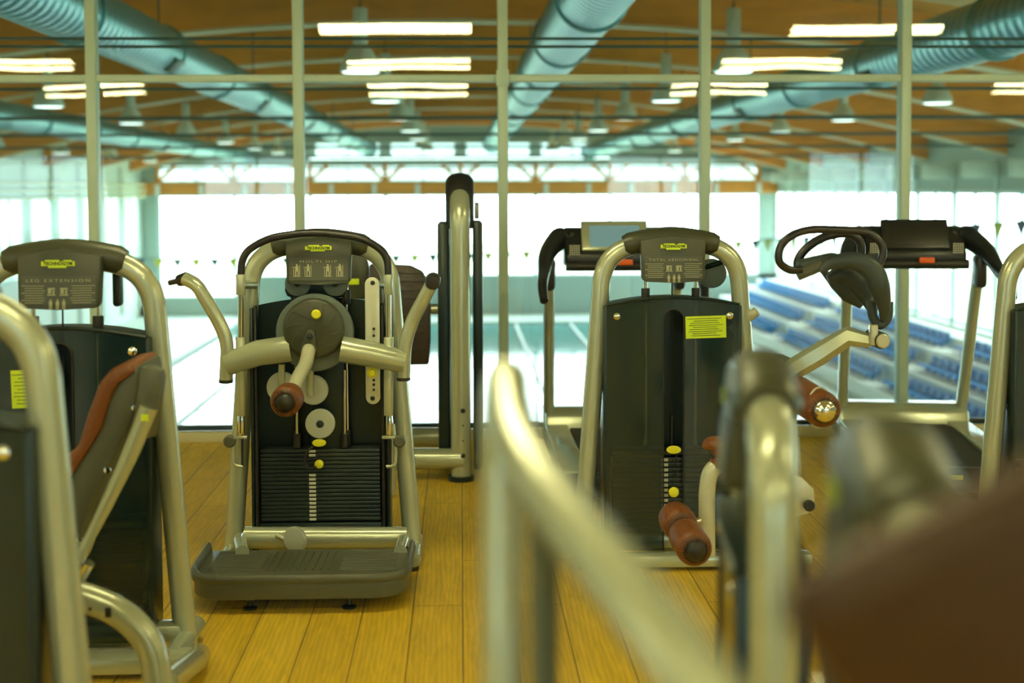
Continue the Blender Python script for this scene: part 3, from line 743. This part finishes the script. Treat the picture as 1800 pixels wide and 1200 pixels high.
# lower pulleys
for px, py, rr, bolt in ((496, 680, .068, 0), (551, 685, .066, 0), (563, 744, .066, 1)):
    q = w(px, py, Y1 - .11)
    pu = build('pulley', B().lathe(q + Vector((0, .015, 0)), (0, -1, 0), [(0, rr * .93), (.004, rr), (.010, rr * .94), (.020, rr * .94), (.026, rr), (.030, rr * .93), (.031, rr * .5)], 36), 'pulley', t, world=True)
    build('pulley_hub', B().lathe(q + Vector((0, -.014, 0)), (0, -1, 0), [(0, .018), (.006, .016), (.010, .007)], 16), 'steel_dark' if bolt else 'pulley', pu, world=True)
for px in (495, 546):
    build('pulley_arm', B().cyl(w(px, 640, Y1 - .14), w(px, 695, Y1 - .14), .015, 12), 'champagne', t, world=True)
build('centre_channel', B().box((w(577, 700).x - c.x, -.03, .80), (.15, .03, .72), .006), 'steel_dark', t)
for px in (522, 606):
    build('cable_rod', B().cyl(w(px, 650, Y1 - .06), w(px, 786, Y1 - .06), .008, 10), 'chrome', t, world=True)
    build('rod_collar', B().cyl(w(px, 762, Y1 - .06), w(px, 786, Y1 - .06), .018, 12), 'rubber', t, world=True)
q = w(561, 778, Y1 - .12); build('selector_oval', B().prism([(math.cos(R(a)) * .031, math.sin(R(a)) * .017) for a in range(0, 360, 15)], lambda u, v, d: q + Vector((u, d, v)), -.004, .004, .001), 'yellow', t, world=True)
q = w(561, 815, Y1 - .10); build('pin_knob', B().lathe(q + Vector((0, .02, 0)), (0, -1, 0), [(0, .008), (.012, .010), (.014, .019), (.028, .020), (.032, .014)], 20), 'yellow', t, world=True)
build('pin_cord', B().tube(smooth([w(553, 783, Y1 - .11), w(538, 795, Y1 - .13), w(536, 812, Y1 - .13), w(545, 823, Y1 - .13), w(556, 820, Y1 - .12)], 5), .005, 8), 'rubber', t, world=True)
# base: cross tube, side rails and tilted cable wheel
build('cross_tube', B().tube([w(430, 945, Y1 - .10), w(715, 945, Y1 - .10)], 1, 18, (.042, .05), hint=(0, 1, 0)), 'champagne', t, world=True)
for px in (418, 712):
    s_ = -1 if px < 500 else 1
    build('side_rail', B().tube(fillet([w(px + (6 if s_ < 0 else -4), 945, Y1 - .02), w(px - s_ * 2, 950, Y1 - .2), w(px - s_ * 8, 970, Y1 - .42)], .08), .030, 16), 'champagne', t, world=True)
q = w(519, 948, Y1 - .22)
build('cable_wheel', B().cyl(q - Vector((.006, .010, 0)), q + Vector((.006, .010, 0)), .058, 28, .004), 'pulley', t, world=True)
build('wheel_axle', B().cyl(w(487, 940, Y1 - .14), w(516, 952, Y1 - .20), .012, 12), 'champagne_pale', t, world=True)
# foot platform
pzt = .135; FD0, FD1 = Y1 - .34, Y1 - .84
xl, xr = w(372, 968, FD0).x, w(720, 968, FD0).x
def plat(u, v):      # u across, v depth 0..1
    return Vector((xl + (xr - xl) * u, FD0 + (FD1 - FD0) * v, pzt))
b_ = B()
outl = [(xl - .012, FD0), (xr + .012, FD0), (xr + .010, FD1 + .16)] + [(xr + .01 - .14 * (1 - math.cos(R(a))), FD1 + .16 - .16 * math.sin(R(a))) for a in range(15, 91, 15)]
outl += [(xl + .13 - .14 * math.sin(R(a)) , FD1 + .16 - .16 * math.cos(R(a))) for a in range(0, 91, 15)]
b_.prism(outl, lambda u, v, d: Vector((u, v, d)), pzt - .078, pzt, .008)
pf = build('foot_platform', b_, 'grey_plastic', t, world=True)
b_ = B(); ol = outl[2:]
lipo = [Vector((x, y, pzt + .004)) for x, y in outl[1:]] + [Vector((outl[0][0], outl[0][1], pzt + .004))]
lr = [.022] + [.020] * 3 + [.012] * (len(lipo) - 8) + [.020] * 3 + [.022]
b_.tube(lipo, lr[:len(lipo)], 8, (1.5, .7), hint=(0, 0, 1))
build('platform_rim', b_, 'grey_plastic', pf, world=True)
b_ = B()
for k in range(13):
    v = .08 + .052 * k
    for u0, u1 in ((.05, .30), (.68, .95)): b_.tube([plat(u0, v) + Vector((0, 0, .001)), plat(u1, v) + Vector((0, 0, .001))], .0035, 6)
for k in range(9):
    u = .34 + .037 * k; b_.tube([plat(u, .1) + Vector((0, 0, .001)), plat(u - .01, .68) + Vector((0, 0, .001))], .0035, 6)
build('tread_rib', b_, 'grey_plastic', pf, world=True)
for px in (440, 614):
    q = W(px, 1078, FD1 + .08); q = Vector((q.x, FD1 + .08, 0))
    build('levelling_foot', B().lathe(q, (0, 0, 1), [(0, .030), (.008, .030), (.014, .012), (.035, .010), (.038, .022), (.07, .026)], 18), 'steel_dark', t, world=True)

# ------------------------------------------------------------------ 2. abdominal machine
Y5 = 6.44
c = W(1178, 700, Y5)
t = root('abdominal_machine', 'abdominal machine with smoked grey housing, yellow notice and brown foot rollers', 'exercise machine', (c.x, Y5, 0))
tower(t, 'TOTAL ABDOMINAL', note=(.145, .985 + .08, .183, .10))
YS = 5.75
AB = t
def part(name, b_, m_): return build(name, b_, m_, AB, world=True)
part('rear_disc', B().lathe(W(1250, 480, Y5 + .10), (0, -1, 0), [(0, .06), (.006, .068), (.024, .068), (.03, .05)], 30), 'disc_grey')
part('rear_disc_arm', B().tube([W(1240, 470, Y5 + .08), W(1275, 458, Y5 + .02)], .012, 10), 'steel_dark')
part('side_handle', B().tube(fillet([W(1285, 580, Y5 + .02), W(1312, 560, Y5), W(1330, 545, Y5 - .02)], .03), [.02] * 9 + [.018, .016][:2], 14) if False else B().tube([W(1285, 580, Y5 + .02), W(1312, 560, Y5), W(1330, 547, Y5 - .02)], [.018, .024, .022], 14), 'champagne_pale')
part('link_plate', B().box(W(1306, 620, Y5 + .03), (.02, .04, .26), .004, Matrix.Rotation(R(-8), 3, 'Y')), 'chrome')
# lever arm
part('lever_arm', B().tube([W(1372, 668, YS + .04), W(1392, 650, YS), W(1440, 622, YS - .03), W(1492, 590, YS - .06), W(1532, 600, YS - .10)], [.040, .045, .046, .042, .028], 6, (1, 1.0), hint=(0, 1, .3)), 'champagne')
part('lever_hub', B().lathe(W(1362, 660, YS + .08), (0, -1, 0), [(0, .085), (.01, .095), (.06, .095), (.075, .08), (.08, .03)], 34), 'dark_plastic')
part('lever_clamp', B().box(W(1535, 588, YS - .13), (.030, .045, .085), .008), 'champagne_pale')
q = W(1546, 598, YS - .12)
part('lever_knob', B().cyl(q + Vector((-.02, .06, .01)), q + Vector((.004, -.03, 0)), .034, 24, .004), 'dark_plastic')
part('knob_cap', B().lathe(q + Vector((.004, -.03, 0)), (.15, -1, 0), [(0, .029), (.006, .029), (.010, .024), (.010, .01)], 24), 'champagne_pale')
part('pad_yoke', B().tube(smooth([W(1532, 530, YS - .12), W(1534, 555, YS - .12), W(1546, 571, YS - .12), W(1560, 558, YS - .12), W(1562, 530, YS - .12)], 6), .019, 14), 'pad_slate')
def pad(pts, radii, ab):
    return part('shoulder_pad', B().tube(smooth(pts, 7), lerp_list(radii, 7), 20, ab, hint=(0, 1, 0)), 'pad_slate')
pad([W(1442, 478, YS - .2), W(1462, 462, YS - .2), W(1500, 458, YS - .2), W(1532, 474, YS - .2), W(1546, 505, YS - .2), W(1554, 540, YS - .17), W(1553, 562, YS - .15)], [.014, .026, .036, .044, .042, .026, .014], (.9, 1))
pad([W(1455, 490, YS), W(1480, 482, YS), W(1508, 494, YS), W(1526, 522, YS), W(1536, 552, YS - .04)], [.018, .042, .052, .040, .016], (.9, 1))
pad([W(1448, 478, YS + .13), W(1470, 497, YS + .13), W(1492, 518, YS + .13), W(1515, 538, YS + .12)], [.012, .030, .034, .014], (.9, 1))
part('handle_bracket', B().box(W(1438, 462, YS - .08), (.17, .10, .055), .02, Matrix.Rotation(R(-12), 3, 'Y')), 'pad_slate')
part('handle_collar', B().tube([W(1402, 484, YS - .18), W(1446, 466, YS - .18)], .021, 14), 'grey_plastic')
part('loop_handle', B().tube(smooth([W(1408, 474, YS - .22), W(1388, 474, YS - .24), W(1370, 460, YS - .26), W(1372, 434, YS - .26), W(1392, 414, YS - .26), W(1424, 404, YS - .24), W(1470, 404, YS - .22), W(1520, 408, YS - .2), W(1546, 424, YS - .2), W(1552, 446, YS - .2), W(1540, 476, YS - .2)], 6), .0155, 14), 'grip_black')
part('loop_handle', B().tube(smooth([W(1410, 486, YS), W(1402, 462, YS), W(1416, 438, YS), W(1446, 418, YS), W(1484, 410, YS), W(1508, 420, YS), W(1514, 440, YS), W(1506, 466, YS)], 6), .0175, 14), 'grip_black')
part('pivot_post', B().tube([W(1385, 690, YS + .1), W(1392, 1000, YS + .12)], .035, 16), 'champagne')
# lumbar roller
roller(AB, W(1398, 688, YS - .02), W(1450, 722, YS - .42), .070, 'chrome', 'lumbar_roller', capr=.62)
part('roller_ring', B().tube([W(1440, 716, YS - .36) + Vector((.055 * math.cos(a) * .9, .02 * math.cos(a), .078 * math.sin(a))) for a in [2 * math.pi * k / 24 for k in range(24)]], .004, 6, closed=True), 'champagne_pale')
# seat and its curved post
YB = 5.35
part('seat_cushion', B().tube(smooth([W(1236, 786, YB), W(1250, 780, YB), W(1275, 788, YB), W(1330, 786, YB), W(1380, 786, YB)], 5), lerp_list([.010, .028, .050, .055, .040], 5), 18, (2.2, 1), hint=(0, 1, 0)), 'leather')
part('seat_knob', B().lathe(W(1262, 806, YB), (0, 0, -1), [(0, .03), (.03, .034), (.05, .02)], 18), 'leather')
part('seat_post', B().tube(fillet([W(1330, 815, YB), W(1250, 818, YB), W(1242, 860, YB), W(1243, 975, YB)], [0, .11, .05, 0], 8), .031, 18), 'champagne_pale')
part('roller_axle', B().tube([W(1252, 905, YB), W(1200, 925, YB - .02)], .012, 10), 'chrome')
part('cam_plate', B().prism([(-.05, -.09), (.03, -.07), (.055, -.02), (.05, .03), (.0, .08), (-.05, .09)], lambda u, v, d: W(1408, 872, YS) + Vector((u, d, v)), -.01, .01, .003), 'champagne_pale')
part('cam_knob', B().lathe(W(1421, 887, YS - .02), (0, -1, 0), [(0, .022), (.02, .024), (.03, .018)], 18), 'rubber')
roller(AB, W(1184, 906, YB + .02), W(1200, 928, YB - .11), .066, name='foot_roller')
roller(AB, W(1203, 937, YB - .15), W(1223, 968, YB - .34), .066, name='foot_roller')
part('floor_rail', B().tube([W(1040, 985, 6.2), W(1400, 985, 6.2)], .028, 14) if False else B().box((W(1250, 975, 6.2).x, 6.2, .045), (.9, .09, .06), .02), 'champagne')

# ------------------------------------------------------------------ 3. leg extension machine
Y3 = 5.17
c = W(120, 700, Y3)
t = root('leg_extension_machine', 'leg extension machine with brown padded backrest and curved champagne tubes', 'exercise machine', (c.x, Y3, 0))
tower(t, 'LEG EXTENSION', note=(-.105, .985, .13, .135))
AB = t
YL = Y3 - .55
# backrest: shell, pad and stay
def strip(pts, th, Y, dy):
    """outline in pixels, extruded in depth"""
    return B().prism([(W(px, py, Y).x, W(px, py, Y).z) for px, py in pts], lambda u, v, d: Vector((u, Y + d, v)), -dy, dy, .012)
part('backrest_shell', strip([(262, 632), (268, 660), (262, 700), (230, 770), (190, 850), (160, 930), (135, 1000), (105, 1000), (108, 900), (150, 800), (190, 740), (206, 680), (222, 648)], 0, YL, .17), 'grey_plastic')
part('backrest_pad', strip([(250, 628), (222, 634), (200, 660), (178, 720), (165, 765), (135, 790), (110, 830), (98, 900), (84, 1010), (116, 1010), (122, 900), (150, 820), (182, 772), (205, 735), (216, 690), (232, 660), (262, 640)], 0, YL, .19), 'leather')
part('adjuster_body', B().box(W(262, 705, YL - .17), (.085, .06, .23), .03, Matrix.Rotation(R(8), 3, 'Y')), 'grey_plastic')
part('backrest_stay', B().tube(smooth([W(262, 715, YL - .2), W(232, 790, YL - .2), W(190, 880, YL - .2), W(160, 940, YL - .2), W(135, 990, YL - .2)], 5), lerp_list([.030, .028, .022, .018, .020], 5), 12), 'champagne')
part('stay_badge', B().box(W(254, 734, YL - .235), (.022, .004, .022), .002), 'note_yellow')
part('stay_pivot', B().tube([W(150, 985, YL - .2), W(130, 1020, YL - .2)], .032, 16), 'chrome')
for px, py in ((238, 717), (189, 826), (140, 950)):
    part('shell_screw', B().lathe(W(px, py, YL - .172), (0, -1, 0), [(0, .012), (.006, .010), (.007, .004)], 14), 'chrome')
YT = Y3 - .95
part('seat_beam', B().tube(fillet([W(20, 1040, YT), W(140, 1045, YT), W(215, 1075, YT), W(268, 1130, YT), W(282, 1230, YT - .02), W(284, 1300, YT - .02)], [0, .05, .07, .09, .08, 0], 8), .044, 20), 'champagne')
part('beam_bolt', B().box(W(190, 1076, YT - .045), (.018, .01, .03), .003), 'rubber')
part('beam_bolt', B().cyl(W(158, 1070, YT - .03), W(158, 1070, YT - .05), .006, 10), 'rubber')
part('seat_cushion', B().box(W(-15, 985, YL), (.46, .36, .09), .035), 'leather')
part('seat_pan', B().box(W(-15, 1012, YL), (.40, .32, .03), .01), 'grey_plastic')
part('seat_column', B().box((W(45, 1100, YL).x, YL, .30), (.09, .10, .48), .02), 'champagne')
part('base_rail', B().tube(fillet([W(350, 1150, Y3 - .05), W(345, 1160, Y3 - .3), W(290, 1200, YT)], .05), .040, 16), 'champagne')
part('base_plate', B().box((W(190, 1165, Y3 - .2).x, Y3 - .25, .05), (.62, .14, .06), .015), 'champagne')
part('thigh_bracket', B().box(W(207, 500, Y3 + .1), (.03, .06, .16), .012), 'rubber')

# ------------------------------------------------------------------ 4, 5. neighbours cut by the frame
c = W(-176, 700, 3.2)
t = root('weight_machine', 'weight machine at the left edge, only a thick bent tube and dark housing showing', 'exercise machine', (c.x, 3.2, 0))
tower(t, None)
c = W(1893, 700, 6.05)
t = root('weight_machine', 'weight machine at the right edge beside the treadmill, tube and housing showing', 'exercise machine', (c.x, 6.05, 0))
tower(t, None)

# ------------------------------------------------------------------ 6, 7. the two machines seen edge-on at the right
def edge_on(pxn, Yn, pxf, Yf, lab, zs, tub=(.042, .034)):
    a = W(pxn, 335, Yn); f = W(pxf, 335, Yf); ctr = (a + f) / 2; d = (a - f); L_ = d.length
    th = math.atan2(d.y, d.x)
    t = root('weight_machine', lab, 'exercise machine', (ctr.x, ctr.y, 0), th, scale=(L_ / .80, .68, zs))
    return t
t = edge_on(1370, 2.10, 1318, 2.84, 'slim machine seen edge-on in front of the abdominal machine, thick pale tube on its right', .925)
tower(t, None, tub=(.042, .056), slv=.082)
t = edge_on(1668, 1.22, 1515, 1.84, 'blurred machine seen edge-on behind the big brown pad, dark rounded head with yellow badge', .945)
tower(t, None, tub=(.042, .056), slv=.082)

# ------------------------------------------------------------------ 8. tall machine behind the hip machine
c = W(810, 700, 8.3)
t = root('press_machine', 'tall edge-on weight machine with one thick tube, behind and right of the hip machine', 'exercise machine', (c.x, 8.3, 0))
AB = t
k8 = c.x
ptop = 1.72
rad_d = Vector((c.x, 8.3, 0)).normalized()
def q8(s_, z, off=0): return Vector((c.x, 8.3, 0)) + rad_d * s_ + Vector((rad_d.y, -rad_d.x, 0)) * off + Vector((0, 0, z))
part('frame', B().tube(fillet([q8(-.10, .02), q8(-.10, ptop - .03), q8(.62, ptop - .03), q8(.70, .02)], [0, .22, .22, 0], 9), 1, 20, (.058, .050), hint=(rad_d.y, -rad_d.x, 0)), 'champagne')
part('top_cover', B().tube(fillet([q8(-.02, ptop - .26), q8(-.02, ptop + .012), q8(.62, ptop + .012), q8(.70, ptop - .26)], [0, .22, .2, 0], 9), 1, 18, (.083, .055), hint=(rad_d.y, -rad_d.x, 0)), 'rubber')
for px0, px1, yt in ((769, 790, 392), (832, 849, 390)):
    x0_, x1_ = W(px0, 500, 8.25).x, W(px1, 500, 8.25).x
    part('housing_panel', B().box(((x0_ + x1_) / 2, 8.55, (W(px0, yt, 8.25).z + .05) / 2), (x1_ - x0_, .60, W(px0, yt, 8.25).z - .05), .012), 'steel_dark')
part('top_pulley', B().cyl(W(834, 370, 8.4), W(842, 370, 8.4), .05, 20), 'pulley')
for py in (722, 748, 775, 801):
    part('frame_bolt', B().lathe(W(814, py, 8.14), (0, -1, 0), [(0, .014 if py in (722, 801) else .006), (.006, .010 if py in (722, 801) else .004)], 12), 'steel_dark')
part('base_tube', B().tube([W(640, 806, 8.2), W(815, 806, 8.2)], .062, 18), 'champagne')
part('base_tube', B().tube([W(690, 768, 8.9), W(800, 768, 8.9)], .06, 18), 'champagne')
part('frame_foot', B().cyl(q8(-.10, 0), q8(-.10, .03), .075, 20), 'steel_dark')
part('front_foot', B().cyl(Vector((W(686, 870, 7.75).x, 7.75, .02)), Vector((W(686, 870, 7.75).x, 7.75, .40)), .034, 16), 'champagne')
part('backrest_beam', B().tube([W(735, 543, 8.35), W(775, 543, 8.35)], .03, 12), 'champagne')
bk = part('backrest_pad', B().prism([(W(a, b2, 8.2).x, W(a, b2, 8.2).z) for a, b2 in ((650, 463), (722, 466), (742, 476), (752, 492), (757, 540), (757, 600), (754, 640), (700, 641), (650, 641))], lambda u, v, d: Vector((u, 8.2 + d, v)), -.03, .03, .012), 'leather_dark')
b_ = B()
for k in range(11): b_.box(W(715, 480 + 15 * k, 8.168), (.20, .006, .006), .002)
build('pad_rib', b_, 'rubber', bk, world=True)
part('side_head', B().prism([(W(a, b2, 8.3).x, W(a, b2, 8.3).z) for a, b2 in ((612, 440), (640, 436), (650, 470), (650, 525), (612, 525))], lambda u, v, d: Vector((u, 8.3 + d, v)), -.05, .05, .012), 'dark_plastic')
part('side_badge', B().box(W(622, 495, 8.24), (.06, .004, .035), .002), 'note_yellow')

# ------------------------------------------------------------------ treadmills
def treadmill(lab, loc, rz, lit=True):
    t = root('treadmill', lab, 'treadmill', loc, rz)
    d = build('deck', B().box((0, -.15, .13), (.80, 1.75, .12), .02), 'treadmill_black', t)
    build('running_belt', B().box((0, -.20, .196), (.50, 1.60, .014), .004), 'treadmill_belt', t)
    for s_ in (-1, 1):
        build('side_rail', B().box((s_ * .33, -.2, .205), (.14, 1.66, .035), .012), 'champagne', t)
        build('upright', B().tube(fillet([(s_ * .37, .60, .20), (s_ * .39, .22, 1.16)], 0), 1, 16, (.035, .055), hint=(1, 0, 0)), 'champagne', t)
        build('handrail', B().tube(smooth([(s_ * .24, .26, 1.40), (s_ * .33, .24, 1.385), (s_ * .41, .08, 1.30), (s_ * .44, -.12, 1.20), (s_ * .46, -.30, 1.14), (s_ * .455, -.38, 1.06)], 6), lerp_list([.05, .075, .06, .042, .036, .030], 6), 16, (.8, 1), hint=(1, 0, 0)), 'treadmill_black', t)
        build('upright_joint', B().box((s_ * .39, .18, 1.18), (.07, .16, .20), .03), 'treadmill_black', t)
        build('roller_foot', B().cyl((s_ * .30, .62, 0), (s_ * .30, .62, .08), .03, 12), 'rubber', t)
        build('rear_foot', B().cyl((s_ * .30, -.92, 0), (s_ * .30, -.92, .08), .03, 12), 'rubber', t)
    build('motor_hood', B().prism([(.42, .18), (.46, .285), (.60, .31), (.88, .29), (.94, .22), (.94, .08), (.42, .08)], lambda u, v, d: Vector((d, u, v)), -.40, .40, .02), 'champagne', t)
    build('rear_cap', B().box((0, -1.03, .145), (.80, .06, .13), .02), 'treadmill_black', t)
    build('rear_badge', B().box((0, -1.062, .16), (.10, .003, .025), .001), 'yellow', t)
    co = build('console', B().prism([(.10, 1.22), (.10, 1.30), (.26, 1.455), (.34, 1.455), (.34, 1.22)], lambda u, v, d: Vector((d, u, v)), -.30, .30, .02), 'treadmill_black', t)
    rot = Matrix.Rotation(R(-44), 3, 'X')
    build('screen_bezel', B().box((0, .165, 1.405), (.40, .03, .20), .008, Matrix.Rotation(R(-30), 3, 'X')), 'champagne' if lit else 'treadmill_black', co)
    build('screen', B().box((0, .148, 1.405), (.30, .004, .145), .001, Matrix.Rotation(R(-30), 3, 'X')), 'screen' if lit else 'rubber', co)
    build('cross_handle', B().cyl((-.30, .06, 1.23), (.30, .06, 1.23), .028, 16), 'rubber', t)
    build('stop_button', B().box((.05, .035, 1.255), (.09, .04, .035), .006), 'orange_mark', t, label='orange stop button')
    build('lower_tray', B().box((0, .15, 1.215), (.50, .16, .03), .01), 'treadmill_black', t)
    for s_ in (-1, 1):
        b_ = B()
        for i in range(5):
            for j in range(5): b_.box((s_ * .245 + (i - 2) * .013, .088 , 1.325 + (j - 2) * .013), (.008, .004, .008))
        build('keypad', b_, 'label_white', co)
    return t
c = W(1085, 700, 8.35)
treadmill('treadmill facing the glass, behind the abdominal machine, bright screen showing', (c.x, 8.35, 0), R(0))
c = W(1613, 700, 8.4)
treadmill('treadmill by the glass in front of the blue grandstand seats, black handrail spreading right', (c.x, 8.4, 0), R(-8), False)

# ------------------------------------------------------------------ blurred things close to the lens
c = W(888, 700, 1.62)
t = root('tube_frame', 'strongly blurred champagne tube frame in the middle foreground, one leg sloping down right', 'machine frame', (c.x, 1.62, 0))
AB = t
part('upright_tube', B().tube(smooth([W(886, 1500, 1.55), W(884, 1200, 1.57), W(884, 900, 1.60), W(886, 720, 1.62), W(890, 668, 1.66)], 5), .026, 18), 'champagne')
part('sloping_tube', B().tube(smooth([W(892, 668, 1.68), W(893, 695, 1.62), W(910, 775, 1.46), W(975, 880, 1.28), W(1075, 1005, 1.12), W(1185, 1145, .99), W(1315, 1320, .88)], 6), .027, 18), 'champagne')
part('foot_plate', B().box((c.x, 1.58, .02), (.12, .30, .04), .01), 'rubber')
part('inner_post', B().tube([W(958, 1700, 1.75), W(956, 870, 1.75)], .018, 12), 'disc_grey')
part('rear_link', B().tube([W(886, 900, 1.60), W(956, 880, 1.75)], .014, 10), 'disc_grey')

c = W(1900, 1100, .95)
t = root('padded_bench', 'big dark brown leather pad filling the lower right corner, out of focus', 'bench', (c.x, .95, 0))
AB = t
part('cushion', B().prism([(-.30, -.02), (-.29, .02), (-.02, .16), (.05, .15), (.10, .05), (.06, -.22), (-.04, -.30), (-.14, -.28)], lambda u, v, d: W(1700, 1040, .86) + Vector((u * .9 + .16 + d * .45, d * .9, v * .8 - d * .25)), -.07, .12, .035), 'leather_brown')
part('cushion_post', B().tube([Vector((c.x + .02, 1.0, .02)), Vector((c.x + .02, .98, 1.12))], .03, 14), 'champagne')
part('post_foot', B().box((c.x + .02, 1.0, .02), (.20, .30, .04), .01), 'rubber')
